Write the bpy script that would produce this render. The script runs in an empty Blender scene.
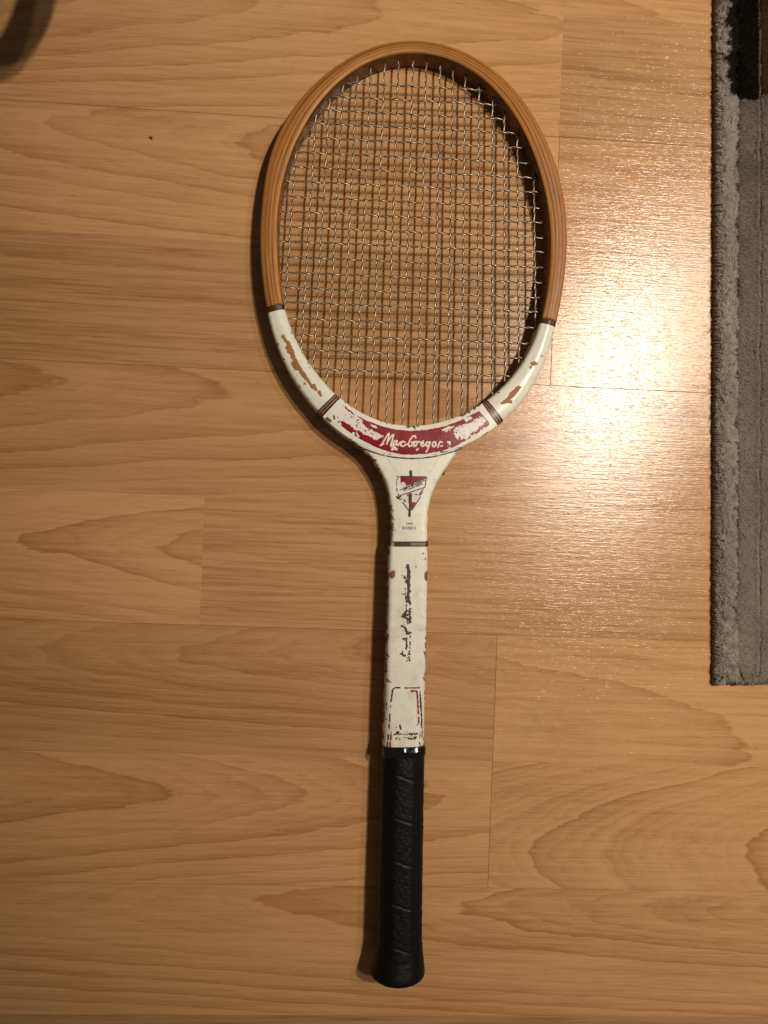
import bpy, math, random
import numpy as np
from mathutils import Matrix, Vector

random.seed(7)
rng = np.random.default_rng(7)
scene = bpy.context.scene
COL = scene.collection

# ------------------------------------------------------------------ camera
F_PX, CX, CY = 804.0, 384.0, 512.0          # focal length and centre of the 768 x 1024 photo, in pixels
CAM_H = 0.61                                # the phone is held 61 cm above the floor
TX, TY = -0.0582, 0.0117                    # tilt, fitted to the floor joints
ROLL = 0.03905                              # direction of the floor boards
n_ = np.array([TX, TY, 1.0]); n_ /= np.linalg.norm(n_)
Ex = np.array([1.0, 0, 0]); Ex -= n_ * (Ex @ n_); Ex /= np.linalg.norm(Ex)
Ez = -n_
Ey = np.cross(Ez, Ex)
RW = np.stack([Ex, Ey, Ez])                 # camera axes (right, down, forward) to world


def at(u, v, z=0.0):
    """Point at height z that the photo shows at pixel (u, v)."""
    u = np.asarray(u, float); v = np.asarray(v, float); z = np.asarray(z, float)
    d = np.stack([(u - CX) / F_PX, (v - CY) / F_PX, np.ones_like(u)], -1) @ RW.T
    t = (z - CAM_H) / d[..., 2]
    return np.stack([d[..., 0] * t, d[..., 1] * t, z + 0 * t], -1)


def project(P):
    q = (np.asarray(P) - np.array([0, 0, CAM_H])) @ RW
    return CX + F_PX * q[:, 0] / q[:, 2], CY + F_PX * q[:, 1] / q[:, 2]


cd = bpy.data.cameras.new('camera')
cam = bpy.data.objects.new('camera', cd)
COL.objects.link(cam)
cd.sensor_fit = 'HORIZONTAL'; cd.sensor_width = 36.0
cd.lens = F_PX * 36.0 / 768.0
cd.clip_start = 0.01; cd.clip_end = 100
right, down, fwd = RW[:, 0], RW[:, 1], RW[:, 2]
M = Matrix(((right[0], -down[0], -fwd[0], 0), (right[1], -down[1], -fwd[1], 0),
            (right[2], -down[2], -fwd[2], CAM_H), (0, 0, 0, 1)))
cam.matrix_world = M
scene.camera = cam

# ------------------------------------------------------------------ light
world = bpy.data.worlds.new('World'); scene.world = world; world.use_nodes = True
bg = world.node_tree.nodes['Background']
bg.inputs[0].default_value = (1.0, 0.80, 0.58, 1); bg.inputs[1].default_value = 0.072

BULBS = [((0.985, 0.56, 2.15), 150, 0.05), ((1.36, 0.84, 2.15), 36, 0.05), ((0.87, 0.28, 2.15), 66, 0.05)]
for p, w, rad in BULBS:                     # ceiling spot bar, three reflector bulbs
    ld = bpy.data.lights.new('ceiling_bulb', 'SPOT')
    ld.energy = w; ld.color = (1.0, 0.87, 0.72); ld.shadow_soft_size = rad
    ld.spot_size = math.radians(51); ld.spot_blend = 1.0
    lo = bpy.data.objects.new('ceiling_bulb', ld); COL.objects.link(lo)
    lo.location = p
    lo.rotation_euler = (Vector((0.45, 0.22, 0)) - Vector(p)).to_track_quat('-Z', 'Y').to_euler()

vs = scene.view_settings
vs.view_transform = 'Standard'; vs.look = 'None'; vs.gamma = 1.0; vs.exposure = 0.0
vs.use_curve_mapping = False
scene.render.engine = 'CYCLES'
scene.cycles.use_denoising = True
scene.cycles.max_bounces = 8
scene.cycles.caustics_reflective = False; scene.cycles.caustics_refractive = False


# ------------------------------------------------------------------ helpers
def tag(o, label=None, cat=None, group=None, kind=None):
    if label: o['label'] = label
    if cat: o['category'] = cat
    if group: o['group'] = group
    if kind: o['kind'] = kind
    return o


def empty(name, loc):
    o = bpy.data.objects.new(name, None); COL.objects.link(o); o.location = loc
    o.empty_display_size = 0.02
    return o


def mesh_obj(name, V, Fs, mats, parent=None, smooth=True, colour=None, uv=None, mat_index=None):
    V = np.asarray(V, float)
    if parent is not None:
        V = V - np.array(parent['origin'])
    me = bpy.data.meshes.new(name)
    me.from_pydata(V.tolist() if len(V) < 1 else V, [], Fs.tolist() if isinstance(Fs, np.ndarray) else Fs)
    if not isinstance(mats, (list, tuple)): mats = [mats]
    for m in mats: me.materials.append(m)
    if smooth: me.polygons.foreach_set('use_smooth', np.ones(len(me.polygons), bool))
    if mat_index is not None: me.polygons.foreach_set('material_index', np.asarray(mat_index, np.int32))
    if colour is not None:
        a = me.color_attributes.new('paint', 'FLOAT_COLOR', 'POINT')
        a.data.foreach_set('color', np.asarray(colour, np.float32).ravel())
    if uv is not None:
        l = me.uv_layers.new(name='UVMap')
        idx = np.empty(len(me.loops), np.int32); me.loops.foreach_get('vertex_index', idx)
        l.data.foreach_set('uv', np.asarray(uv, np.float32)[idx].ravel())
    me.update()
    o = bpy.data.objects.new(name, me); COL.objects.link(o)
    if parent is not None: o.parent = parent
    return o


def lin(r, g, b):
    f = lambda c: (c / 255 / 12.92) if c / 255 <= 0.04045 else ((c / 255 + 0.055) / 1.055) ** 2.4
    return np.array([f(r), f(g), f(b)])


# smooth value noise for wear outlines
_tab = rng.random((256, 256))
def vnoise(x, y, scale, octaves=3, seed=0):
    s = 0; amp = 1; tot = 0
    x = x * scale + seed * 17.3; y = y * scale + seed * 9.1
    for _ in range(octaves):
        xi = np.floor(x).astype(int); yi = np.floor(y).astype(int)
        fx = x - xi; fy = y - yi; fx = fx * fx * (3 - 2 * fx); fy = fy * fy * (3 - 2 * fy)
        g = lambda a, b: _tab[(xi + a) % 256, (yi + b) % 256]
        s = s + amp * ((g(0, 0) * (1 - fx) + g(1, 0) * fx) * (1 - fy) + (g(0, 1) * (1 - fx) + g(1, 1) * fx) * fy)
        tot += amp; amp *= 0.5; x = x * 2.03 + 5.1; y = y * 2.03 + 3.7
    return s / tot


def seg_dist(u, v, pts):
    d = np.full(u.shape, 1e9)
    for (ax, ay), (bx, by) in zip(pts[:-1], pts[1:]):
        dx, dy = bx - ax, by - ay; L = dx * dx + dy * dy + 1e-12
        t = np.clip(((u - ax) * dx + (v - ay) * dy) / L, 0, 1)
        d = np.minimum(d, np.hypot(u - ax - t * dx, v - ay - t * dy))
    return d


def in_poly(u, v, pts):
    c = np.zeros(u.shape, bool)
    for (x1, y1), (x2, y2) in zip(pts, pts[1:] + pts[:1]):
        if y1 == y2: continue
        c ^= ((y1 > v) != (y2 > v)) & (u < (x2 - x1) * (v - y1) / (y2 - y1) + x1)
    return c


def sdist(u, v, pts):
    d = seg_dist(u, v, pts + pts[:1])
    return np.where(in_poly(u, v, pts), -d, d)


def Z(pts, ox, oy, s):
    return [(ox + x / s, oy + y / s) for x, y in pts]


# ------------------------------------------------------------------ node helpers
class NT:
    def __init__(self, name):
        self.m = bpy.data.materials.new(name); self.m.use_nodes = True
        self.t = self.m.node_tree; self.b = self.t.nodes['Principled BSDF']
    def n(self, typ, ins=None, **kw):
        x = self.t.nodes.new(typ)
        for k, v in kw.items(): setattr(x, k, v)
        for k, v in (ins or {}).items(): self.set(x.inputs[k], v)
        return x
    def set(self, sock, v):
        if hasattr(v, 'is_output'): self.t.links.new(v, sock)
        elif hasattr(v, 'outputs'): self.t.links.new(v.outputs[0], sock)
        else:
            if sock.type == 'RGBA' and len(v) == 3: v = (*v, 1)
            sock.default_value = v
    def math(self, op, a, b=0.0, c=None, clamp=False):
        ins = {0: a, 1: b}
        if c is not None: ins[2] = c
        return self.n('ShaderNodeMath', ins, operation=op, use_clamp=clamp).outputs[0]
    def mix(self, f, a, b, blend='MIX'):
        x = self.n('ShaderNodeMix', data_type='RGBA', blend_type=blend)
        self.set(x.inputs[0], f); self.set(x.inputs[6], a); self.set(x.inputs[7], b)
        return x.outputs[2]
    def noise(self, vec, scale=1.0, detail=2.0, rough=0.5, dist=0.0):
        return self.n('ShaderNodeTexNoise', {'Vector': vec, 'Scale': scale, 'Detail': detail, 'Roughness': rough, 'Distortion': dist}).outputs[0]
    def mapping(self, vec, scale=(1, 1, 1), loc=(0, 0, 0)):
        return self.n('ShaderNodeMapping', {'Vector': vec, 'Scale': scale, 'Location': loc}).outputs[0]
    def ramp(self, f, stops, interp='LINEAR'):
        r = self.n('ShaderNodeValToRGB', {0: f}); e = r.color_ramp.elements
        r.color_ramp.interpolation = interp
        while len(e) < len(stops): e.new(0.5)
        for el, (p, c) in zip(e, stops):
            el.position = p; el.color = (*c, 1) if hasattr(c, '__len__') else (c, c, c, 1)
        return r.outputs[0]
    def out(self, **kw):
        for k, v in kw.items(): self.set(self.b.inputs[k.replace('_', ' ')], v)
        return self.m


# ------------------------------------------------------------------ floor
ANG = -ROLL
_e1 = np.array([math.cos(ROLL), math.sin(ROLL), 0]); _e1 -= n_ * (_e1 @ n_); _e1 /= np.linalg.norm(_e1)
e1w = RW @ _e1; ANG = math.atan2(e1w[1], e1w[0])
e1w = np.array([math.cos(ANG), math.sin(ANG)]); e2w = np.array([-e1w[1], e1w[0]])
PITCH, OFF = 0.158114 * CAM_H, -0.498474 * CAM_H
row_y = lambda k: -(OFF + PITCH * k)        # boundary k in board coordinates, top edge of strip k

def board_xy(u, v):
    p = at(u, v, 0.0)[:2]
    return float(p @ e1w), float(p @ e2w)


def plank_material(name, seed, tone, cx, cy, flame, contrast=1.0, streak=1.0):
    """Beech laminate: growth rings cut into arches (flame = apex px, next apex px, arch width in m) plus fine fibres."""
    t = NT(name)
    co = t.n('ShaderNodeTexCoord').outputs['Object']
    (u0, v0), (u1, v1), w, tiltk = flame
    x0, y0 = board_xy(u0, v0); x1, y1 = board_xy(u1, v1)
    L = abs(x1 - x0); dr = 1.0 if x1 > x0 else -1.0
    lx0, ly0 = x0 - cx, y0 - cy
    sp = t.n('ShaderNodeSeparateXYZ', {0: co}); X, Y = sp.outputs[0], sp.outputs[1]
    s1 = (seed * 3.17, seed * 7.7, seed * 1.3)
    warp = t.math('SUBTRACT', t.noise(t.mapping(co, (5, 22, 1), s1), 1, 2, 0.5), 0.5)
    warp2 = t.math('SUBTRACT', t.noise(t.mapping(co, (40, 130, 1), s1), 1, 2, 0.6), 0.5)
    dx = t.math('MULTIPLY', t.math('SUBTRACT', X, lx0), dr / L)
    yy = t.math('SUBTRACT', t.math('SUBTRACT', Y, ly0), t.math('MULTIPLY', X, tiltk))
    dy = t.math('POWER', t.math('ABSOLUTE', t.math('DIVIDE', yy, w)), 1.7)
    q = t.math('SUBTRACT', dx, dy)
    q = t.math('ADD', q, t.math('MULTIPLY', warp, 1.1))
    q = t.math('ADD', q, t.math('MULTIPLY', warp2, 0.34))
    ring = t.ramp(t.math('FRACT', q), [(0.0, 0.0), (0.045, 1.0), (0.12, 0.68), (0.35, 0.38), (0.75, 0.10), (1.0, 0.0)])
    ring2 = t.ramp(t.math('FRACT', t.math('MULTIPLY', q, 3.3)), [(0.0, 0.0), (0.12, 1.0), (0.4, 0.5), (1.0, 0.0)])
    fl = t.math('FLOOR', q)
    amp = t.n('ShaderNodeTexWhiteNoise', {'W': t.math('ADD', fl, seed * 13.7)}, noise_dimensions='1D').outputs[0]
    ring = t.math('MULTIPLY', ring, t.math('MULTIPLY_ADD', amp, 0.75, 0.25))
    fine = t.noise(t.mapping(co, (9, 330, 1), s1), 1, 3, 0.6)
    fine2 = t.noise(t.mapping(co, (70, 1500, 1), s1), 1, 2, 0.6)
    blot = t.noise(t.mapping(co, (4, 14, 1), s1), 1, 2, 0.5)
    pore = t.ramp(t.noise(t.mapping(co, (130, 1300, 1), s1), 1, 1, 0.5), [(0.66, 0.0), (0.74, 1.0)])
    mid = t.noise(t.mapping(co, (22, 720, 1), s1), 1, 2, 0.6)
    k = t.math('MULTIPLY', ring, 0.84 * contrast)
    k = t.math('ADD', k, t.math('MULTIPLY', t.math('SUBTRACT', mid, 0.5), 0.75 * streak))
    k = t.math('ADD', k, t.math('MULTIPLY', t.math('MULTIPLY', ring2, t.math('POWER', blot, 2.0)), 0.75 * contrast))
    k = t.math('ADD', k, t.math('MULTIPLY', t.math('SUBTRACT', fine, 0.5), 1.35 * streak))
    k = t.math('ADD', k, t.math('MULTIPLY', t.math('SUBTRACT', fine2, 0.5), 0.6))
    k = t.math('ADD', k, t.math('MULTIPLY', t.math('SUBTRACT', blot, 0.5), 0.55))
    k = t.math('ADD', k, t.math('MULTIPLY', pore, 0.38))
    k = t.math('ADD', k, 0.06)
    a = np.array([0.482, 0.270, 0.121]) * tone; b = np.array([0.302, 0.142, 0.052]) * tone
    colr = t.mix(t.math('MAXIMUM', t.math('MINIMUM', k, 1.25), -0.2), tuple(a), tuple(b))
    # embossed, varnished surface: long shallow pores along the grain
    h1 = t.noise(t.mapping(co, (30, 540, 1), s1), 1, 3, 0.6)
    h2 = t.noise(t.mapping(co, (140, 1500, 1), s1), 1, 2, 0.6)
    dent = t.ramp(t.noise(t.mapping(co, (210, 1300, 1), (seed * 1.9, seed * 4.1, 0)), 1, 1, 0.5), [(0.60, 0.0), (0.70, 1.0)])
    hh = t.math('ADD', t.math('MULTIPLY', h1, 1.0), t.math('MULTIPLY', h2, 0.7))
    hh = t.math('SUBTRACT', hh, t.math('MULTIPLY', dent, 0.13))
    bump = t.n('ShaderNodeBump', {'Strength': 1.0, 'Distance': 0.000135, 'Height': hh})
    ro = t.math('MULTIPLY_ADD', t.noise(co, 9, 2), 0.06, 0.150)
    return t.out(Base_Color=colr, Roughness=ro, Normal=bump, Specular_IOR_Level=0.36)


sub = NT('subfloor')
subm = sub.out(Base_Color=sub.mix(sub.noise(sub.n('ShaderNodeTexCoord').outputs['Object'], 30), (0.22, 0.13, 0.07), (0.30, 0.18, 0.10)), Roughness=0.8)
floor = mesh_obj('floor', [(-3, -3, -0.0095), (3, -3, -0.0095), (3, 3, -0.0095), (-3, 3, -0.0095)], [(0, 1, 2, 3)], subm, smooth=False)
tag(floor, 'beech look laminate floor with planks laid across the picture', kind='structure')


def plank(k, xa, xb, mat_args, real=(False, False)):
    """Strip k between xa and xb (board coordinates); real = (left end, right end) is a true joint."""
    yt, yb = row_y(k), row_y(k + 1)
    cx, cy = (xa + xb) / 2, (yt + yb) / 2
    g = 0.00022; e = 0.00025
    l, r, t_, b_ = xa - cx, xb - cx, yt - cy, yb - cy
    il = g if real[0] else 0; ir = g if real[1] else 0
    it = g if k % 2 == 0 else 0; ib = g if k % 2 else 0
    cutl = 0.00006 if real[0] else 0; cutr = 0.00006 if real[1] else 0
    cutt = 0.00006 if it else 0; cutb = 0.00006 if ib else 0
    o_ = [(l + cutl, b_ + cutb), (r - cutr, b_ + cutb), (r - cutr, t_ - cutt), (l + cutl, t_ - cutt)]
    i_ = [(l + cutl + il, b_ + cutb + ib), (r - cutr - ir, b_ + cutb + ib), (r - cutr - ir, t_ - cutt - it), (l + cutl + il, t_ - cutt - it)]
    V = [(x, y, -0.009) for x, y in o_] + [(x, y, -e if (il or ir or it or ib) else -1e-6) for x, y in o_] + [(x, y, 0) for x, y in i_]
    # vertices of printed edges stay level with the surface
    for j, (x, y) in enumerate(o_):
        if abs(x - i_[j][0]) < 1e-9 and abs(y - i_[j][1]) < 1e-9: V[4 + j] = (x, y, -1e-6)
    Fs = [(0, 3, 2, 1), (8, 9, 10, 11)]
    for j in range(4):
        m = (j + 1) % 4
        Fs += [(j, m, 4 + m, 4 + j), (4 + j, 4 + m, 8 + m, 8 + j)]
    mt = plank_material('laminate_plank', *mat_args[:2], cx, cy, *mat_args[2:])
    o = mesh_obj('plank', V, Fs, mt, smooth=False)
    o.parent = floor
    c = cx * e1w + cy * e2w
    o.location = (c[0], c[1], 0); o.rotation_euler = (0, 0, ANG)
    return o


bx = lambda u, v: board_xy(u, v)[0]
XL, XR = -1.0, 1.1
jA = bx(562, 55); jB = bx(555, 260); jC = bx(202, 560); jD = bx(492.5, 760)
straight = lambda v, off, w=0.05: ((-900, v + off), (-300, v + off), w, 0.0)
# (seed, tone, flame, contrast, streak)
plank(-4, XL, XR, (31, 0.98, straight(-250, 150), 0.5, 1.75))
plank(-3, XL, XR, (32, 1.02, ((200, -180), (60, -180), 0.04, 0.0), 1.0, 1.0))
plank(-2, XL, XR, (1, 1.03, ((300, 10), (150, 10), 0.035, 0.0), 0.9, 1.0))
plank(-1, XL, jA, (2, 1.05, ((548, 26), (405, 24), 0.030, 0.0), 0.9, 0.8))
plank(-1, jA, XR, (3, 0.88, straight(80, -170), 0.5, 1.75))
plank(0, XL, jB, (4, 1.05, ((48, 122), (228, 155), 0.030, 0.0), 0.95, 0.8), real=(False, True))
plank(0, jB, XR, (5, 1.0, straight(200, -190), 0.5, 1.75), real=(True, False))
plank(1, XL, jB, (6, 0.85, straight(240, -130), 0.5, 1.75), real=(False, True))
plank(1, jB, XR, (7, 1.0, straight(330, 160), 0.5, 1.75), real=(True, False))
plank(2, XL, XR, (8, 0.93, ((258, 393), (30, 392), 0.034, 0.0), 1.0, 0.8))
plank(3, XL, jC, (9, 1.08, ((20, 541), (152, 548), 0.026, 0.0), 0.9, 0.8))
plank(3, jC, XR, (10, 0.94, straight(560, -150), 0.5, 1.75))
plank(4, XL, jD, (11, 0.90, ((184, 657), (345, 660), 0.027, 0.02), 1.0, 0.8), real=(False, True))
plank(4, jD, XR, (12, 1.06, ((760, 748), (600, 760), 0.05, 0.0), 0.7, 1.0), real=(True, False))
plank(5, XL, jD, (13, 1.08, ((312, 793), (148, 776), 0.030, 0.0), 0.9, 0.8), real=(False, True))
plank(5, jD, XR, (14, 1.06, ((530, 856), (600, 856), 0.037, 0.0), 1.0, 0.7), real=(True, False))
plank(6, XL, XR, (15, 1.08, ((474, 906), (678, 910), 0.028, 0.0), 1.0, 0.8))
plank(7, XL, XR, (16, 0.80, straight(1060, -160), 0.5, 1.75))
plank(8, XL, XR, (17, 1.0, ((500, 1200), (650, 1200), 0.03, 0.0), 1.0, 1.0))
plank(9, XL, XR, (18, 0.96, ((300, 1330), (450, 1330), 0.03, 0.0), 1.0, 1.0))

# ------------------------------------------------------------------ racket materials
def painted_material():
    t = NT('worn_paint')
    a = t.n('ShaderNodeVertexColor', layer_name='paint')
    co = t.n('ShaderNodeTexCoord').outputs['Object']
    dirt = t.noise(co, 160, 4, 0.6)
    c = t.mix(t.math('MULTIPLY', t.ramp(dirt, [(0.45, 0.0), (0.8, 1.0)]), 0.5), a.outputs[0], (0.80, 0.76, 0.68), 'MULTIPLY')
    ro = t.math('MULTIPLY_ADD', t.noise(co, 90, 3), 0.14, 0.20)
    ro = t.math('ADD', ro, t.math('MULTIPLY', t.math('SUBTRACT', 1.0, a.outputs[1]), 0.35))
    bump = t.n('ShaderNodeBump', {'Strength': 0.35, 'Distance': 0.0002, 'Height': t.noise(co, 240, 3)})
    return t.out(Base_Color=c, Roughness=ro, Normal=bump, Specular_IOR_Level=0.32)


def wood_material():
    t = NT('varnished_ash')
    uv = t.n('ShaderNodeUVMap', uv_map='UVMap').outputs[0]
    sp = t.n('ShaderNodeSeparateXYZ', {0: uv})
    wob = t.math('MULTIPLY', t.math('SUBTRACT', t.noise(t.mapping(uv, (14, 3, 1)), 1, 3), 0.5), 0.09)
    v = t.math('ADD', sp.outputs[1], wob)
    D, O, Y, G = (0.085, 0.030, 0.008), (0.36, 0.155, 0.040), (0.44, 0.215, 0.062), (0.25, 0.125, 0.052)
    lam = t.ramp(v, [(0.0, (0.045, 0.018, 0.007)), (0.045, (0.05, 0.02, 0.008)), (0.085, Y), (0.25, O), (0.29, D), (0.33, D), (0.37, O), (0.45, Y), (0.48, D), (0.515, D),
                     (0.55, O), (0.65, O), (0.69, D), (0.72, D), (0.76, G), (0.88, O), (0.94, G), (1.0, (0.10, 0.04, 0.014))])
    lam = t.mix(t.math('MULTIPLY', t.ramp(t.noise(t.mapping(uv, (22, 9, 1)), 1, 3, 0.6), [(0.42, 0.0), (0.62, 1.0)]), 0.75), lam, (0.30, 0.128, 0.034))
    gr = t.noise(t.mapping(uv, (55, 75, 1)), 1, 4, 0.65)
    gr2 = t.noise(t.mapping(uv, (9, 4, 1)), 1, 2, 0.5)
    lam = t.mix(1.0, lam, (1.15, 1.03, 0.52), 'MULTIPLY')
    c = t.mix(t.math('MULTIPLY', t.ramp(gr, [(0.48, 0.0), (0.66, 1.0)]), 0.7), lam, (0.10, 0.036, 0.009))
    c = t.mix(t.math('MULTIPLY', t.ramp(gr2, [(0.46, 0.0), (0.70, 1.0)]), 0.45), c, (0.22, 0.088, 0.022))
    co = t.n('ShaderNodeTexCoord').outputs['Object']
    scr = t.ramp(t.noise(co, 420, 2, 0.5), [(0.66, 0.0), (0.74, 1.0)])
    c = t.mix(t.math('MULTIPLY', scr, 0.35), c, (0.09, 0.036, 0.012))
    bump = t.n('ShaderNodeBump', {'Strength': 0.5, 'Distance': 0.0002, 'Height': gr})
    ro = t.math('MULTIPLY_ADD', t.noise(co, 120, 3), 0.2, 0.3)
    return t.out(Base_Color=c, Roughness=ro, Normal=bump, Specular_IOR_Level=0.28)


def simple(name, col, rough, metal=0.0, nscale=200, var=0.3, bumpd=0.0001, spec=0.5):
    t = NT(name); co = t.n('ShaderNodeTexCoord').outputs['Object']
    nz = t.noise(co, nscale, 3)
    c = t.mix(nz, tuple(np.array(col) * (1 - var)), tuple(np.array(col) * (1 + var)))
    bump = t.n('ShaderNodeBump', {'Strength': 0.5, 'Distance': bumpd, 'Height': nz})
    return t.out(Base_Color=c, Roughness=t.math('MULTIPLY_ADD', nz, 0.2, rough - 0.1), Metallic=metal, Normal=bump, Specular_IOR_Level=spec)


M_PAINT = painted_material()
M_WOOD = wood_material()
M_STRING = simple('twisted_steel', (0.47, 0.36, 0.245), 0.30, metal=0.5, nscale=900, var=0.25)
M_STRING_D = simple('string_gap_shade', (0.030, 0.020, 0.014), 0.6)  # dark filler threads, their colour standing in for shade between the strands
M_LEATHER = simple('black_leather', (0.0030, 0.0028, 0.0026), 0.50, nscale=1400, var=0.35, bumpd=0.0002, spec=0.22)
M_COLLAR = simple('black_rubber', (0.006, 0.006, 0.006), 0.14, nscale=300, var=0.2, bumpd=0.0002)
M_DARK = simple('dark_wood_chip', (0.018, 0.011, 0.007), 0.6)

C_WHITE = np.array([0.68, 0.675, 0.59])
C_CHIP = np.array([0.27, 0.115, 0.036])
C_DARK = np.array([0.030, 0.017, 0.010])
C_RED = np.array([0.19, 0.004, 0.012])
C_PINK = np.array([0.70, 0.65, 0.64])
C_BLACK = np.array([0.020, 0.016, 0.012])

# ------------------------------------------------------------------ racket outline (traced at the top edge)
zmid = lambda v: 0.0101 + (np.asarray(v, float) - 42) * (0.0187 - 0.0101) / 930.0
HH = 0.0100                                  # half thickness of the hoop
OUT = [(404, 41.2), (380.6, 44.5), (357, 53.4), (333.7, 68.7), (310.3, 88.6), (294, 107.3), (282.2, 126), (272.8, 147), (267, 170.6),
       (262.7, 194), (260.6, 217.5), (260, 241), (260.6, 264), (262, 276), (264.6, 297), (268, 314), (272.2, 332), (278.2, 350.8),
       (287.4, 369.5), (301, 390.6), (317.3, 411.7), (333.7, 427), (352.5, 442), (370, 449.8), (380.4, 453.2), (390.8, 455.6), (401, 457),
       (411.7, 457.4), (422, 457), (432.5, 455.6), (450, 451), (465, 446), (479.7, 438.8), (500.8, 422.4), (514.8, 409.4), (528.9, 392.5), (540.6, 371.9),
       (550, 348), (555.9, 325), (559.8, 304), (563.2, 285), (566, 264), (566.9, 246), (566, 217.5), (561.7, 189.4), (554.7, 161), (543, 133),
       (529, 109.7), (512.5, 88.6), (493.7, 69.8), (470.3, 54.6), (446.9, 46), (423.4, 42.2)]
INN = [(399.4, 55.0), (380.6, 59.3), (361.9, 67.5), (343, 80.4), (329, 94.5), (310.3, 119), (298.6, 140), (290.4, 161), (283.4, 184.7),
       (279.2, 212.8), (278, 241), (278.2, 255), (279.8, 273), (282.7, 297), (285.7, 311), (290.4, 327.3), (298.6, 345), (310.3, 363), (322, 379.5),
       (333.7, 393), (350, 406), (371.2, 417), (392.3, 424), (410, 426.6), (423.4, 425.4), (446.9, 419.6), (465.6, 412.5), (482, 404), (496, 393.3),
       (510, 378), (524.2, 359), (534.8, 339), (540.6, 321), (543.6, 304), (547, 285), (549.5, 264), (550, 248), (549.3, 236), (546.5, 208),
       (540.6, 180), (531.2, 151.9), (519.5, 126), (505.5, 105), (489, 86.2), (470.3, 71), (446.9, 60.2), (423.4, 55.0)]


def fourier_ring(pts, C, order=9):
    p = np.array(pts); P = at(p[:, 0], p[:, 1], zmid(p[:, 1]) + HH - 0.002)[:, :2] - C
    th = np.arctan2(P[:, 1], P[:, 0]); r = np.hypot(P[:, 0], P[:, 1])
    A = np.stack([np.ones_like(th)] + [f(k * th) for k in range(1, order + 1) for f in (np.cos, np.sin)], 1)
    reg = np.diag([0] + [1e-4 * k ** 2 for k in range(1, order + 1) for _ in (0, 1)])
    c = np.linalg.solve(A.T @ A + reg, A.T @ r)
    tt = np.linspace(-math.pi, math.pi, 4001)
    B = np.stack([np.ones_like(tt)] + [f(k * tt) for k in range(1, order + 1) for f in (np.cos, np.sin)], 1)
    rr = B @ c
    return tt, rr


C0 = at(413, 244, 0.012)[:2]
T_, RO = fourier_ring(OUT, C0); _, RI = fourier_ring(INN, C0)
RM = (RO + RI) / 2
ring_xy = lambda r: np.stack([C0[0] + r * np.cos(T_), C0[1] + r * np.sin(T_)], 1)
Om, Im, Mm = ring_xy(RO), ring_xy(RI), ring_xy(RM)
tan = np.gradient(Mm, axis=0); tan[0] = tan[-1] = (Mm[1] - Mm[-2]); tan /= np.linalg.norm(tan, axis=1)[:, None]
nor = np.stack([tan[:, 1], -tan[:, 0]], 1)   # outward for counter-clockwise travel


def width_along(idx, poly):
    """Distance from the mid line along its normal to a contour."""
    out = np.empty(len(idx))
    N = len(poly) - 1
    for j, i in enumerate(idx):
        ks = (np.arange(i - 260, i + 261)) % N
        d = poly[ks] - Mm[i]
        side = d @ tan[i]
        k = np.argmin(np.abs(side))
        out[j] = abs(d[k] @ nor[i])
    return out


coarse = np.arange(0, 4001, 10)
W_OUT = np.interp(np.arange(4001), coarse, width_along(coarse, Om))
W_IN = np.interp(np.arange(4001), coarse, width_along(coarse, Im))
y_v = np.array([[at(413, v, zmid(v))[1], v] for v in (0, 200, 400, 600, 800, 1000)])
v_of_y = lambda y: np.interp(-np.asarray(y), -y_v[:, 0], y_v[:, 1])
arc = np.concatenate([[0], np.cumsum(np.linalg.norm(np.diff(Mm, axis=0), axis=1))])


def profile(ntop, ncor, nside=3, nbot=3):
    """Rounded-rectangle section as coefficients: lateral = f*(w-rc)+g*rc, z = q*(H-rc)+k*rc, c = crown."""
    P = []
    for t in np.linspace(-1, 1, ntop): P.append((t, 0, 1, 1, 1 - t * t))
    for a in np.linspace(0, math.pi / 2, ncor + 1)[1:]: P.append((1, math.sin(a), 1, math.cos(a), 0))
    for t in np.linspace(1, -1, nside + 2)[1:-1]: P.append((1, 1, t, 0, 0))
    for a in np.linspace(math.pi / 2, math.pi, ncor + 1): P.append((1, math.sin(a), -1, math.cos(a), 0))
    for t in np.linspace(1, -1, nbot + 2)[1:-1]: P.append((t, 0, -1, -1, 0))
    for a in np.linspace(math.pi, 1.5 * math.pi, ncor + 1): P.append((-1, math.sin(a), -1, math.cos(a), 0))
    for t in np.linspace(-1, 1, nside + 2)[1:-1]: P.append((-1, -1, t, 0, 0))
    for a in np.linspace(1.5 * math.pi, 2 * math.pi, ncor + 1)[:-1]: P.append((-1, math.sin(a), 1, math.cos(a), 0))
    return np.array(P)


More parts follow.
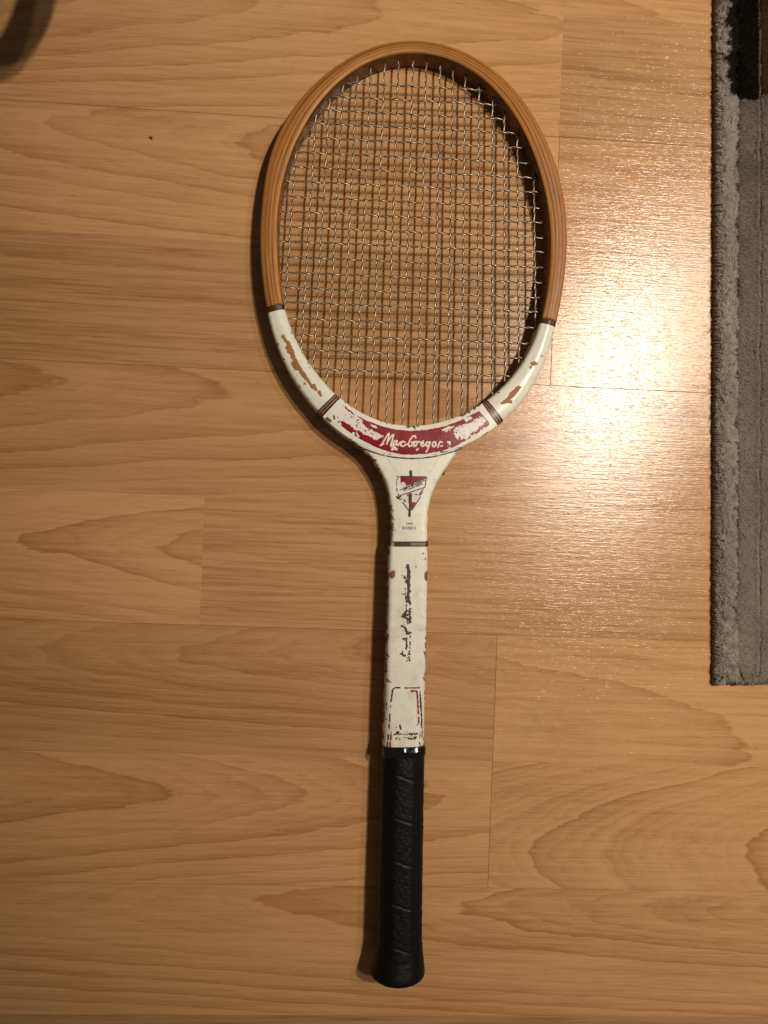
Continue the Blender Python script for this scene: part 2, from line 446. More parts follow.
def sweep(cen, lat, wm, wp, zc, H, rc, prof, crown=0.0004):
    """cen (n,2), lat (n,2): unit lateral; wm/wp half widths to either side. Returns verts, quads, caps, lateral 0..1, top mask."""
    n, m = len(cen), len(prof)
    H = np.broadcast_to(H, (n,))[:, None]; rc = np.broadcast_to(rc, (n,))[:, None]
    crown = np.broadcast_to(crown, (n,))[:, None]
    wc = ((wp + wm) / 2)[:, None]; off = ((wp - wm) / 2)[:, None]
    f, g, q, k, c = prof.T
    x = off + f * (wc - rc) + g * rc
    z = zc[:, None] + q * (H - rc) + k * rc + c * crown
    V = np.empty((n, m, 3))
    V[..., 0] = cen[:, 0:1] + lat[:, 0:1] * x; V[..., 1] = cen[:, 1:2] + lat[:, 1:2] * x; V[..., 2] = z
    i, j = np.meshgrid(np.arange(n - 1), np.arange(m), indexing='ij')
    j2 = (j + 1) % m
    Q = np.stack([i * m + j, i * m + j2, (i + 1) * m + j2, (i + 1) * m + j], -1).reshape(-1, 4)
    caps = [list(range(m))[::-1], list(range((n - 1) * m, n * m))]
    latn = ((x - off) / wc * 0.5 + 0.5)
    top = np.broadcast_to(((q > 0.9) & (k > 0.45))[None, :], (n, m))
    return V.reshape(-1, 3), Q, caps, latn.ravel(), top.ravel()


def ring_index(u, v):
    """Index on the mid line closest to a photo pixel."""
    p = at(u, v, zmid(v) + HH)[:2]
    return int(np.argmin(((Mm - p) ** 2).sum(1)))


def ring_section(i0, i1, step_mm, prof, grow=0.0, rc=0.0036, crown=0.0006):
    """Part of the hoop from index i0 to i1, travelling counter-clockwise (may wrap)."""
    a0 = arc[i0]; a1 = arc[i1]
    if a1 <= a0: a1 += arc[-1]
    n = max(3, int((a1 - a0) / (step_mm / 1000)))
    s = np.linspace(a0, a1, n); sm = np.mod(s, arc[-1])
    fi = np.interp(sm, arc, np.arange(4001))
    gx = lambda A: np.interp(fi, np.arange(4001), A)
    cen = np.stack([gx(Mm[:, 0]), gx(Mm[:, 1])], 1)
    lat = np.stack([gx(nor[:, 0]), gx(nor[:, 1])], 1); lat /= np.linalg.norm(lat, axis=1)[:, None]
    zc = zmid(v_of_y(cen[:, 1]))
    V, Q, caps, latn, top = sweep(cen, lat, gx(W_IN) + grow, gx(W_OUT) + grow, zc, HH + grow, rc, prof, crown)
    uv = np.stack([np.repeat(s, len(prof)), latn], 1)
    return V, Q, caps, uv, top


RK = at(398, 975, 0.0); RK[2] = 0.0
racket = empty('tennis_racket', tuple(RK)); racket['origin'] = [float(a) for a in RK]
tag(racket, 'vintage wooden tennis racket with worn white throat and black grip lying on the floor', 'tennis racket')

# ------------------------------------------------------------------ paint and print
PX = lambda V: project(V)


def edge_wear(u, v, latn, top, amount, seed):
    e = np.minimum(latn, 1 - latn) * 2         # 0 at the edge
    nz = vnoise(u, v, 0.33, 3, seed); nb = vnoise(u, v, 0.045, 2, seed + 3)
    return (e < 0.30 * amount * np.clip((nz - 0.52) * 5, 0, 1.4) * np.clip((nb - 0.30) * 3, 0, 1.3))


def base_white(u, v, seed):
    nz = vnoise(u, v, 0.05, 3, seed); n2 = vnoise(u, v, 0.9, 2, seed + 1)
    c = C_WHITE * (0.93 + 0.12 * nz + 0.05 * (n2 - 0.5))[:, None]
    c = c * np.where((vnoise(u, v, 0.14, 3, seed + 5) > 0.76)[:, None], np.array([0.92, 0.89, 0.82]), 1.0)
    return c


def put(c, rough, mask, colr, r=None):
    c[mask] = colr
    if r is not None: rough[mask] = r


def rgba(c, a):
    return np.concatenate([np.clip(c, 0, 1), a[:, None]], 1)


def noisy_poly(u, v, polys, amp=1.2, scale=0.5, seed=0, bias=0.25):
    nz = (vnoise(u, v, scale, 3, seed) - 0.5) * 2 * amp
    m = np.zeros(u.shape, bool)
    for p in polys: m |= sdist(u, v, p) < nz + bias
    return m


CHIP_L = [Z([(240, 330), (265, 390), (290, 395), (325, 470), (340, 530), (370, 590), (410, 650), (440, 690), (470, 745), (520, 790), (525, 820),
             (490, 800), (450, 745), (400, 695), (370, 640), (340, 640), (310, 585), (330, 560), (300, 510), (280, 490), (262, 450), (270, 420), (240, 370), (225, 355)], 255, 295, 8.533),
          Z([(530, 825), (550, 820), (568, 858), (555, 862), (540, 845)], 255, 295, 8.533), Z([(505, 760), (515, 762), (512, 775)], 255, 295, 8.533),
          Z([(420, 745), (432, 748), (430, 758), (420, 756)], 255, 295, 8.533)]
CHIP_R = [Z([(330, 732), (348, 742), (305, 800), (262, 842), (205, 887), (176, 880), (230, 835), (270, 780)], 480, 300, 8.533),
          Z([(215, 868), (270, 862), (268, 882), (235, 876)], 480, 300, 8.533), Z([(425, 540), (465, 527), (487, 540), (470, 558), (445, 556)], 480, 300, 8.533),
          Z([(425, 572), (438, 568), (432, 585)], 480, 300, 8.533), Z([(525, 475), (542, 478), (530, 488)], 480, 300, 8.533)]


def paint_shoulder(V, uv, top, polys, seed):
    u, v = PX(V); c = base_white(u, v, seed); a = np.ones(len(u))
    ew = edge_wear(u, v, uv[:, 1], top, 0.55, seed + 11)
    put(c, a, ew & top, C_DARK * 2.5, 0.2)
    m = noisy_poly(u, v, polys, 1.1, 0.6, seed, 0.55) & top
    put(c, a, m, C_CHIP, 0.2)
    fleck = (vnoise(u, v, 0.55, 2, seed + 20) > 0.90) & top
    put(c, a, fleck, C_CHIP * 0.6, 0.3)
    c[m] *= (0.75 + 0.5 * vnoise(u, v, 1.2, 2, seed + 30))[m][:, None]
    return rgba(c, a), m


RED = [(343.7, 404.8), (354, 413.9), (366.7, 420.4), (382, 426.2), (396, 429.6), (411.7, 430.9), (427, 429.8), (445.6, 426), (461, 420), (479, 411),
       (489.4, 422.5), (489, 425.4), (480, 431.7), (469.6, 438.6), (453, 447.4), (443, 450.6), (427, 453.8), (411.7, 454.8), (401, 454.4), (387.5, 451.4),
       (375, 446.8), (359.4, 438.9), (345.8, 429.6), (337.5, 422.4), (335.5, 418)]
WORN = [Z([(125, 140), (180, 105), (215, 150), (250, 185), (300, 225), (345, 262), (385, 312), (430, 332), (500, 365), (560, 392), (525, 418), (480, 425), (430, 392),
           (370, 368), (330, 335), (280, 325), (235, 285), (165, 245), (105, 255), (95, 200)], 325, 395, 9.6),
        Z([(235, 170), (290, 205), (340, 222), (370, 250), (340, 262), (290, 232), (220, 205)], 325, 395, 9.6),
        Z([(430, 275), (490, 300), (500, 318), (440, 295)], 325, 395, 9.6), Z([(300, 330), (325, 400), (310, 410)], 325, 395, 9.6),
        Z([(625, 490), (650, 470), (690, 525), (640, 535)], 325, 395, 9.6), Z([(370, 450), (395, 460), (400, 480), (375, 470)], 325, 395, 9.6),
        Z([(225, 385), (260, 350), (320, 335), (360, 328), (430, 290), (500, 255), (545, 295), (500, 330), (440, 392), (405, 400), (380, 430), (345, 480),
           (325, 450), (300, 475), (285, 430), (270, 478), (240, 430)], 430, 390, 9.6),
        Z([(325, 285), (350, 265), (400, 262), (395, 285), (350, 305)], 430, 390, 9.6), Z([(108, 380), (160, 358), (222, 345), (215, 362), (165, 380), (160, 398), (120, 392)], 430, 390, 9.6),
        Z([(395, 440), (430, 420), (455, 435), (430, 452), (400, 462)], 430, 390, 9.6), Z([(425, 325), (465, 322), (450, 338)], 370, 415, 9.6)]
MG = [[(108, 292), (125, 262), (150, 222), (172, 184), (184, 176), (180, 212), (166, 262), (162, 278)],
      [(164, 268), (190, 226), (214, 192), (226, 188), (217, 232), (204, 272), (206, 290)], [(98, 292), (132, 276)],
      [(256, 252), (238, 246), (221, 270), (228, 291), (248, 274), (262, 246), (254, 284), (268, 292)],
      [(268, 292), (290, 262), (318, 252), (336, 262), (318, 254), (298, 268), (294, 292), (314, 302), (342, 286), (366, 274)],
      [(440, 222), (434, 200), (412, 202), (386, 236), (368, 278), (376, 302), (400, 294), (418, 264)], [(396, 262), (444, 254)], [(430, 258), (420, 302)],
      [(438, 302), (456, 262), (462, 254), (482, 262)], [(488, 284), (514, 268), (511, 250), (494, 264), (488, 290), (504, 302), (528, 284)],
      [(568, 262), (548, 258), (534, 284), (546, 302), (566, 284), (578, 258), (562, 312), (540, 356)],
      [(622, 256), (602, 266), (597, 294), (613, 306), (636, 286), (626, 256)], [(652, 308), (668, 264), (674, 255), (694, 262)], [(680, 300), (696, 296)]]


YOKE_LINE = [(352, 442), (357, 445.4), (370, 451.2), (380.4, 454.6), (390.8, 456.9), (401, 458.1), (411.7, 458.6), (422, 458.1), (432.5, 456.9), (444, 454.2), (455, 451), (462, 447.6)]


def paint_yoke(V, uv, top):
    u, v = PX(V); c = base_white(u, v, 41); a = np.ones(len(u))
    red = (sdist(u, v, RED) < (vnoise(u, v, 0.6, 2, 5) - 0.5) * 0.8) & top
    worn = noisy_poly(u, v, WORN, 1.5, 0.55, 8)
    worn |= (vnoise(u, v, 0.22, 3, 17) > 0.735) & (np.abs(u - 411) > 34)
    worn &= ~((vnoise(u, v, 0.8, 2, 19) > 0.70) & (vnoise(u, v, 0.2, 2, 18) > 0.42))
    rc = C_RED * (0.85 + 0.45 * vnoise(u, v, 0.35, 3, 9))[:, None]
    c = np.where((red & ~worn)[:, None], rc, c)
    c = np.where((red & worn)[:, None], C_PINK, c)
    d = np.full(u.shape, 1e9)
    for s in MG: d = np.minimum(d, seg_dist(u, v, Z(s, 370, 415, 9.6)))
    put(c, a, (d < 0.74) & top, np.array([0.74, 0.66, 0.57]))
    line = YOKE_LINE
    put(c, a, seg_dist(u, v, line) < 0.5 + 0.5 * vnoise(u, v, 0.3, 2, 88), C_DARK, 0.4)
    ew = edge_wear(u, v, uv[:, 1], top, 0.6, 71)
    put(c, a, ew & top & ~red, C_DARK * 2.5, 0.3)
    dirt = (seg_dist(u, v, Z([(85, 200), (90, 230)], 325, 395, 9.6)) < 0.9) | (seg_dist(u, v, Z([(20, 225), (50, 250)], 325, 395, 9.6)) < 1.5)
    put(c, a, dirt, C_CHIP * 0.5, 0.3)
    return rgba(c, a)


GLYPH = {'C': [[(1, .85), (.7, 1), (.2, .9), (0, .5), (.2, .1), (.7, 0), (1, .15)]], 'H': [[(0, 0), (0, 1)], [(1, 0), (1, 1)], [(0, .5), (1, .5)]],
         'A': [[(0, 0), (.5, 1), (1, 0)], [(.2, .4), (.8, .4)]], 'L': [[(0, 1), (0, 0), (1, 0)]], 'E': [[(1, 1), (0, 1), (0, 0), (1, 0)], [(0, .5), (.8, .5)]],
         'N': [[(0, 0), (0, 1), (1, 0), (1, 1)]], 'G': [[(1, .85), (.6, 1), (.1, .8), (0, .4), (.3, 0), (1, .1), (1, .45), (.6, .45)]],
         'R': [[(0, 0), (0, 1), (.9, .95), (.9, .55), (0, .5), (1, 0)]], 'O': [[(.5, 0), (0, .4), (.2, .95), (.8, .95), (1, .4), (.5, 0)]],
         'D': [[(0, 0), (0, 1), (.7, .9), (1, .5), (.7, .1), (0, 0)]], '1': [[(.2, .8), (.5, 1), (.5, 0)]], '0': [[(.5, 0), (0, .5), (.5, 1), (1, .5), (.5, 0)]]}


def text_dist(u, v, s, x0, y0, x1, y1, h, gap=0.25):
    """Stroke lettering from (x0, y0) to (x1, y1) along its base line, letters h high, all in pixels."""
    d = np.full(u.shape, 1e9); L = math.hypot(x1 - x0, y1 - y0); ax = ((x1 - x0) / L, (y1 - y0) / L); up = (ax[1], -ax[0])
    w = L / (len(s) - gap)
    for i, ch in enumerate(s):
        for st in GLYPH[ch]:
            pts = [(x0 + ax[0] * w * (i + p * (1 - gap)) + up[0] * h * q, y0 + ax[1] * w * (i + p * (1 - gap)) + up[1] * h * q) for p, q in st]
            d = np.minimum(d, seg_dist(u, v, pts))
    return d


def paint_throat(V, uv, top):
    u, v = PX(V); c = base_white(u, v, 52); a = np.ones(len(u))
    E = lambda p: Z(p, 385, 460, 12.8)
    put(c, a, seg_dist(u, v, YOKE_LINE) < 0.5 + 0.5 * vnoise(u, v, 0.3, 2, 88), C_DARK, 0.4)
    # faint veneer seams of the wedge
    for s in ([(383, 452), (399, 476)], [(440, 453), (431, 472)]):
        put(c, a, (seg_dist(u, v, s) < 0.5) & top, C_WHITE * 0.86)
    tri = in_poly(u, v, E([(195, 205), (530, 212), (485, 370), (340, 645), (305, 650), (215, 520), (195, 440)]))
    c = np.where((tri & top)[:, None], np.array([0.64, 0.60, 0.55]), c)
    reds = noisy_poly(u, v, [E([(195, 205), (515, 212), (500, 250), (400, 285), (275, 330), (255, 285), (225, 275), (205, 290)]), E([(440, 430), (490, 370), (468, 440), (440, 462)]),
                             E([(330, 535), (405, 548), (345, 640), (308, 625), (308, 560)]), E([(300, 430), (345, 425), (340, 560), (305, 560)])], 0.25, 0.9, 3)
    c = np.where((reds & top)[:, None], np.array([0.17, 0.008, 0.014]), c)
    ban = in_poly(u, v, E([(150, 400), (520, 250), (512, 350), (185, 460)]))
    c = np.where((ban & top)[:, None], C_WHITE * 0.98, c)
    blk = np.full(u.shape, 1e9)
    for s, hw in (([(190, 385), (515, 258)], .32), ([(190, 455), (510, 350)], .38), ([(525, 250), (510, 350)], .42), ([(225, 545), (300, 640)], .45), ([(455, 470), (345, 640)], .4),
                  ([(328, 150), (330, 205)], 1.3), ([(330, 210), (326, 290)], 0.5), ([(322, 440), (316, 600)], 0.75), ([(314, 640), (313, 715)], 1.05), ([(150, 360), (155, 400)], .4), ([(150, 470), (165, 490), (195, 470)], .7),
                  ([(140, 215), (175, 212), (170, 240), (145, 250)], .3), ([(500, 220), (530, 225), (520, 240)], .6), ([(250, 515), (255, 530)], .6), ([(390, 440), (415, 445)], .45), ([(280, 440), (290, 460)], .4),
                  ([(150, 260), (150, 330)], .25), ([(170, 430), (180, 500), (215, 500)], .35)):
        blk = np.minimum(blk, seg_dist(u, v, E(s)) - hw * 1.2 - 0.05)
    p = E([(205, 408), (485, 312)])
    nn = text_dist(u, v, 'CHALLENGER', *p[0], *p[1], 3.4)
    fade = vnoise(u, v, 0.5, 2, 12) > 0.30
    blk = np.minimum(blk, np.where((u > p[0][0] + 2) & fade, nn - 0.42, 1e9))
    p = E([(225, 888), (395, 888)]); blk = np.minimum(blk, text_dist(u, v, 'RONDO', *p[0], *p[1], 2.7, 0.35) - 0.26)
    p = E([(272, 826), (352, 826)]); blk = np.minimum(blk, text_dist(u, v, '1000', *p[0], *p[1], 1.9, 0.35) - 0.26)
    put(c, a, (blk < 0) & top, C_BLACK * 1.3)
    chips = noisy_poly(u, v, [E([(60, 585), (112, 655), (75, 640)]), E([(60, 670), (128, 772), (80, 745)]), E([(62, 830), (118, 908), (70, 900)])], 0.5, 0.7, 4)
    put(c, a, chips, np.array([0.33, 0.16, 0.06]), 0.3)
    ew = edge_wear(u, v, uv, top, 0.35, 91)
    put(c, a, ew, C_CHIP * 0.8, 0.3)
    return rgba(c, a)


def paint_shaft(V, uv, top):
    u, v = PX(V); c = base_white(u, v, 63); a = np.ones(len(u))
    A = lambda p: Z(p, 385, 540, 12.8); B = lambda p: Z(p, 380, 600, 12.8); D = lambda p: Z(p, 375, 675, 12.8)
    sig = np.full(u.shape, 1e9)
    for s, hw in ((A([(296, 330), (302, 470), (302, 560), (302, 660), (292, 740), (310, 790)]), 1.9), (A([(230, 460), (262, 482), (275, 545)]), 1.0), (A([(225, 692), (272, 690)]), .7),
                  (A([(262, 620), (265, 770)]), .8), (A([(318, 790), (316, 830)]), .8), (A([(280, 800), (275, 870)]), .35), (A([(235, 480), (300, 480)]), .8)):
        sig = np.minimum(sig, seg_dist(u, v, s) - hw)
    for s, hw in ((B([(340, 5), (385, 45)]), 1.2), (B([(345, 130), (302, 190), (378, 192), (386, 120)]), .95), (B([(290, 210), (340, 236), (384, 285), (386, 205)]), 1.0), (B([(340, 240), (350, 290)]), .9),
                  (B([(286, 330), (330, 372), (348, 430), (386, 420)]), 1.0), (B([(300, 505), (342, 492), (334, 622)]), .8), (B([(386, 465), (385, 620)]), .38), (B([(266, 685), (292, 702), (328, 712)]), .85),
                  (B([(282, 660), (300, 700)]), .7), (B([(375, 658), (376, 690)]), .7), (B([(370, 730), (380, 782)]), .75), (B([(350, 720), (345, 790)]), .25)):
        sig = np.minimum(sig, seg_dist(u, v, s) - hw - 0.25)
    sig = sig + (vnoise(u, v, 0.75, 2, 14) - 0.50) * 2.6
    put(c, a, (sig < 0) & top, np.array([0.036, 0.030, 0.020]), 0.6)
    blk = np.full(u.shape, 1e9); red = np.full(u.shape, 1e9)
    for s, hw in (([(315, 162), (262, 162), (228, 180), (205, 340)], .8), ([(385, 166), (570, 164)], .72), ([(575, 215), (592, 400), (600, 680)], .75), ([(606, 700), (602, 800)], .5), ([(575, 735), (572, 800)], .6),
                  ([(192, 500), (178, 700)], .75), ([(168, 760), (158, 925)], .7), ([(570, 860), (582, 920)], .5), ([(205, 390), (195, 415)], .7), ([(150, 350), (150, 450)], .45), ([(265, 812), (285, 800), (268, 828)], .6),
                  ([(300, 800), (315, 828)], .6), ([(430, 812), (480, 818)], 1.0), ([(490, 800), (530, 795), (500, 826)], .8), ([(355, 800), (420, 800)], .2)):
        blk = np.minimum(blk, seg_dist(u, v, D(s)) - hw)
    for st in MG:
        s = [(245 + (x - 98) * 300 / 600, 722 + (y - 176) * 52 / 130 - (x - 98) * 0.02) for x, y in st]
        blk = np.minimum(blk, seg_dist(u, v, D(s)) - 0.5)
    for s, hw in (([(465, 206), (536, 206), (545, 300), (556, 500)], .85), ([(560, 545), (562, 610)], .9), ([(580, 330), (592, 480)], .8), ([(207, 740), (190, 930)], .75), ([(318, 645), (328, 690)], 1.0), ([(270, 668), (280, 672)], .4), ([(535, 635), (548, 640)], .5)):
        red = np.minimum(red, seg_dist(u, v, D(s)) - hw)
    er = (vnoise(u, v, 0.8, 2, 23) - 0.5) * 0.5
    er2 = np.where(vnoise(u, v, 0.24, 2, 29) > 0.62, 1.0, 0.0)
    put(c, a, (red + er < 0) & top, np.array([0.20, 0.010, 0.016]))
    put(c, a, (blk + er + er2 * 0.25 < 0) & top, C_BLACK * 1.6)
    pk = ((seg_dist(u, v, D([(420, 225), (530, 230), (545, 480), (550, 640)])) < 1.0) & (red > 0)) | (seg_dist(u, v, D([(230, 750), (215, 930)])) < 0.8)
    c = np.where((pk & top & (blk > 0.1))[:, None], np.array([0.66, 0.52, 0.44]), c)
    chips = noisy_poly(u, v, [A([(45, 440), (85, 402), (112, 385), (130, 410), (125, 470), (98, 495), (65, 480)]), A([(505, 420), (540, 395), (548, 520), (520, 520), (503, 480)]), A([(480, 165), (500, 165), (498, 182), (482, 180)]),
                              A([(505, 240), (525, 238), (515, 255)]), A([(382, 334), (408, 338), (396, 352)]), B([(75, 660), (125, 735), (85, 715)]), B([(555, 660), (590, 665), (585, 735)]), D([(150, 45), (215, 100), (150, 85)]), D([(615, 30), (640, 40), (632, 80)]),
                              D([(630, 290), (648, 292), (640, 312)])], 0.35, 0.8, 6)
    put(c, a, chips, C_CHIP * 0.75, 0.2)
    ew = edge_wear(u, v, uv, top, 0.42, 95)
    put(c, a, ew, C_CHIP * 0.55, 0.2)
    grey = (vnoise(u, v, 0.09, 3, 33) > 0.66) & top
    c = np.where(grey[:, None], c * np.array([0.93, 0.92, 0.90]), c)
    return rgba(c, a)


# ------------------------------------------------------------------ hoop
iWL, iWR = ring_index(276.5, 305), ring_index(549, 319.5)      # end of bare wood, left and right
iEL, iER = ring_index(277.5, 310.5), ring_index(548.2, 324.5)  # end of the dark end bands
iBLa, iBLb = ring_index(326.5, 402.3), ring_index(332, 406.5)  # whipping, left
iBRb, iBRa = ring_index(489.6, 414.0), ring_index(495.5, 410)  # whipping, right
prof_w = profile(17, 6); prof_p = profile(60, 7); prof_b = profile(13, 6)

V, Q, caps, uv, top = ring_section(iWR, iWL, 2.0, prof_w, rc=0.0026, crown=0.00025)
mesh_obj('wooden_hoop', V, Q.tolist() + caps, M_WOOD, racket, uv=uv)


def band_colour(V, uv, seed):
    u, v = PX(V); c = np.tile(np.array([0.055, 0.020, 0.010]), (len(u), 1)); c *= (0.6 + 0.9 * vnoise(u, v, 0.4, 3, seed))[:, None]
    return rgba(c, np.full(len(u), 0.6))


for i0, i1, sd in ((iWL, iEL, 1), (iER, iWR, 2)):
    V, Q, caps, uv, top = ring_section(i0, i1, 0.4, prof_b, grow=0.00006)
    o = mesh_obj('end_band', V, Q.tolist() + caps, M_PAINT, racket, colour=band_colour(V, uv, sd)); o['label'] = 'dark brown band where bare wood meets paint'
for i0, i1, polys, sd, lb in ((iEL, iBLa, CHIP_L, 3, 'white painted shoulder with a long brown paint chip'), (iBRa, iER, CHIP_R, 4, 'white painted shoulder with small brown paint chips')):
    V, Q, caps, uv, top = ring_section(i0, i1, 0.26, prof_p)
    colr, m = paint_shoulder(V, uv, top, polys, sd)
    V[m, 2] -= 0.00012
    o = mesh_obj('shoulder', V, Q.tolist() + caps, M_PAINT, racket, colour=colr); o['label'] = lb
for i0, i1, sd in ((iBLa, iBLb, 5), (iBRb, iBRa, 6)):
    V, Q, caps, uv, top = ring_section(i0, i1, 0.16, prof_b, grow=0.00018)
    s = (uv[:, 0] - uv[:, 0].min()) / np.ptp(uv[:, 0])
    stripe = (np.abs(s - 0.27) < 0.10) | (np.abs(s - 0.67) < 0.10)
    colr = np.where(stripe[:, None], np.array([0.26, 0.13, 0.085]), C_DARK * 0.8)
    o = mesh_obj('whipping_band', V, Q.tolist() + caps, M_PAINT, racket, colour=rgba(colr, np.ones(len(V)))); o['label'] = 'dark band with two thin tan stripes'
V, Q, caps, uv, top = ring_section(iBLb, iBRb, 0.24, profile(100, 7), rc=0.0009, crown=0.0005)
o = mesh_obj('yoke', V, Q.tolist() + caps, M_PAINT, racket, colour=paint_yoke(V, uv, top)); o['label'] = 'white yoke with chipped red name panel'

# ------------------------------------------------------------------ throat, shaft, grip
def loft(rows, H, rc, prof, step_mm, crown=0.0004, hl=0.0):
    """rows: (v, left u, right u) edges in photo pixels, lofted along the handle."""
    r = np.array(rows, float)
    vv = np.linspace(r[0, 0], r[-1, 0], max(3, int((r[-1, 0] - r[0, 0]) / 1340 * 1000 / step_mm)))
    ul, ur = np.interp(vv, r[:, 0], r[:, 1]), np.interp(vv, r[:, 0], r[:, 2])
    k = np.ones(9) / 9
    if len(vv) > 60:
        sm = lambda a: np.convolve(np.pad(a, 4, mode='reflect', reflect_type='odd'), k, 'valid')
        ul, ur = sm(ul), sm(ur)
    Hr = H(vv) if callable(H) else np.full(len(vv), H)
    Pl = at(ul, vv, zmid(vv) + hl)[:, :2]; Pr = at(ur, vv, zmid(vv) + Hr - 0.003)[:, :2]
    Pl[:, 1] = Pr[:, 1] = at((ul + ur) / 2, vv, zmid(vv) + Hr)[:, 1]
    cen = (Pl + Pr) / 2; d = Pr - Pl; w = np.linalg.norm(d, axis=1); lat = d / w[:, None]
    rcv = rc(vv) if callable(rc) else np.full(len(vv), rc)
    return sweep(cen, lat, w / 2, w / 2, zmid(vv), Hr, rcv, prof, crown), vv, cen, lat, w


HT = 0.0094
th_rows = [(438, 366, 449), (446.8, 360.5, 458.5), (452, 365, 456.2), (455, 368.8, 455), (462, 373.8, 449.9), (467, 377, 446.6), (472, 380, 443), (479.8, 383.9, 438.5), (484, 385.6, 436.3), (494, 388, 431.8), (507.7, 390, 428.4), (524.6, 390.9, 427.2), (541.6, 390.6, 427.4)]
# rows hidden under the yoke stay inside it
th_rows = [(441, 353, 468), (443.5, 354.2, 466.5), (446.5, 358.2, 463.2), (449.5, 362.0, 460.4)] + [r for r in th_rows if r[0] > 450]
(V, Q, caps, latn, top), vv, *_ = loft(th_rows, lambda v: HT + (v - 440) * 0.6e-5, 0.0028, profile(130, 5), 0.25)
o = mesh_obj('throat', V, Q.tolist() + caps, M_PAINT, racket, colour=paint_throat(V, latn, top)); o['label'] = 'white throat with small red shield emblem'

sh_rows = [(546.5, 388.8, 427.6), (548, 388.6, 427.6), (575, 387.8, 427.4), (609, 387.2, 426.8), (634, 386.4, 426.2), (668, 385.5, 425.6), (702, 383.9, 425.0), (751, 381.8, 424.6)]
(V, Q, caps, latn, top), vv, *_ = loft(sh_rows, lambda v: 0.0104 + (v - 546) * 1.1e-5, lambda v: 0.0034 + 0.0052 * np.clip((v - 640) / 110, 0, 1) ** 1.5, profile(110, 18), 0.25)
o = mesh_obj('shaft', V, Q.tolist() + caps, M_PAINT, racket, colour=paint_shaft(V, latn, top)); o['label'] = 'white shaft with worn black signature and chipped edges'

(V, Q, caps, latn, top), vv, *_ = loft([(541.4, 389.9, 428.2), (546.7, 389.3, 428.3)], 0.01045, 0.0034, profile(110, 3), 0.2)
u, v = PX(V); c = np.tile(C_CHIP * 0.16, (len(u), 1)) * (0.5 + 1.0 * vnoise(u, v, 0.35, 3, 77))[:, None]
inner = in_poly(u, v, Z([(330, 36), (530, 38), (528, 72), (330, 68)], 385, 540, 12.8)); c[inner] = np.array([0.17, 0.12, 0.08])
c[(u < 393) & top] = C_WHITE * 0.6
mesh_obj('trim_band', V, Q.tolist() + caps, M_PAINT, racket, colour=rgba(c, np.full(len(u), 0.5)))


def octagon(n, ex=13):
    """Rounded octagon, unit half width, as n points."""
    a = np.linspace(0, 2 * math.pi, n, endpoint=False) + math.pi / 2
    k = np.arange(8) * math.pi / 4
    d = np.cos(a[:, None] - k[None, :])
    r = (np.clip(d, 0, None) ** ex).sum(1) ** (-1 / ex)
    r = r / r.max() * (1.0 + 0.02)
    return a, r


def handle_part(name, rows, mat, step_mm, n_around, hz, disp=None, label=None, ex=13, square=False):
    r = np.array(rows, float)
    vv = np.linspace(r[0, 0], r[-1, 0], max(3, int((r[-1, 0] - r[0, 0]) / 1340 * 1000 / step_mm)))
    ul, ur = np.interp(vv, r[:, 0], r[:, 1]), np.interp(vv, r[:, 0], r[:, 2])
    Hz = np.interp(vv, r[:, 0], r[:, 3]) if r.shape[1] > 3 else hz(vv)
    zc = zmid(vv)
    Pl = at(ul, vv, zc)[:, :2]; Pr = at(ur, vv, zc + 0.004)[:, :2]
    Pl[:, 1] = Pr[:, 1] = at((ul + ur) / 2, vv, zc + Hz)[:, 1]
    cen = (Pl + Pr) / 2; d = Pr - Pl; w = np.linalg.norm(d, axis=1) / 2; lat = d / (2 * w)[:, None]
    a, rad = octagon(n_around, ex)
    if square: rad = (np.abs(np.cos(a)) ** 4.2 + np.abs(np.sin(a)) ** 4.2) ** (-1 / 4.2)
    sc = np.ones((len(vv), n_around))
    ax = (cen[0, 1] - cen[:, 1])                         # metres along the handle
    dd = disp(ax[:, None], a[None, :]) if disp else 0.0
    R = rad[None, :] * sc
    x = np.cos(a)[None, :] * (R * w[:, None] + dd); z = np.sin(a)[None, :] * (R * Hz[:, None] + dd)
    V = np.empty((len(vv), n_around, 3))
    V[..., 0] = cen[:, :1] + lat[:, :1] * x; V[..., 1] = cen[:, 1:2] + lat[:, 1:2] * x; V[..., 2] = zc[:, None] + z
    m = n_around; n = len(vv)
    i, j = np.meshgrid(np.arange(n - 1), np.arange(m), indexing='ij'); j2 = (j + 1) % m
    Q = np.stack([i * m + j, i * m + j2, (i + 1) * m + j2, (i + 1) * m + j], -1).reshape(-1, 4)
    o = mesh_obj(name, V.reshape(-1, 3), Q.tolist() + [list(range(m))[::-1], list(range((n - 1) * m, n * m))], mat, racket)
    if label: o['label'] = label
    return o


_dots = rng.random((60, 3))
def wrap_disp(ax, a):
    pitch = 0.0305
    ph = (ax + 0.0075 * (np.sin(a) * 0 + (a - math.pi / 2) / (math.pi / 2)) - 0.004) / pitch
    fr = ph - np.floor(ph)
    step = -0.0004 * np.exp(-((fr - 0.5) / 0.03) ** 2) + 0.00022 * np.clip(1 - np.abs(fr - 0.54) / 0.10, 0, 1)
    # perforation rows in the leather strip
    s = a * 0.0155; px_, py_ = 0.0044, 0.0040
    yy = fr * pitch; row = np.floor(yy / py_)
    gx = (s + (row % 2) * px_ / 2) / px_; gx = gx - np.floor(gx) - 0.5; gy = yy / py_ - row - 0.5
    r2 = (gx * px_) ** 2 + (gy * py_) ** 2
    hole = -0.00032 * np.exp(-r2 / (0.00055 ** 2)) * ((fr > 0.62) | (fr < 0.38))
    nz = (vnoise(ax * 1000 + 0 * a, a * 15.5 + 0 * ax, 0.22, 3, 44) - 0.5) * 0.0005
    return step + hole + nz


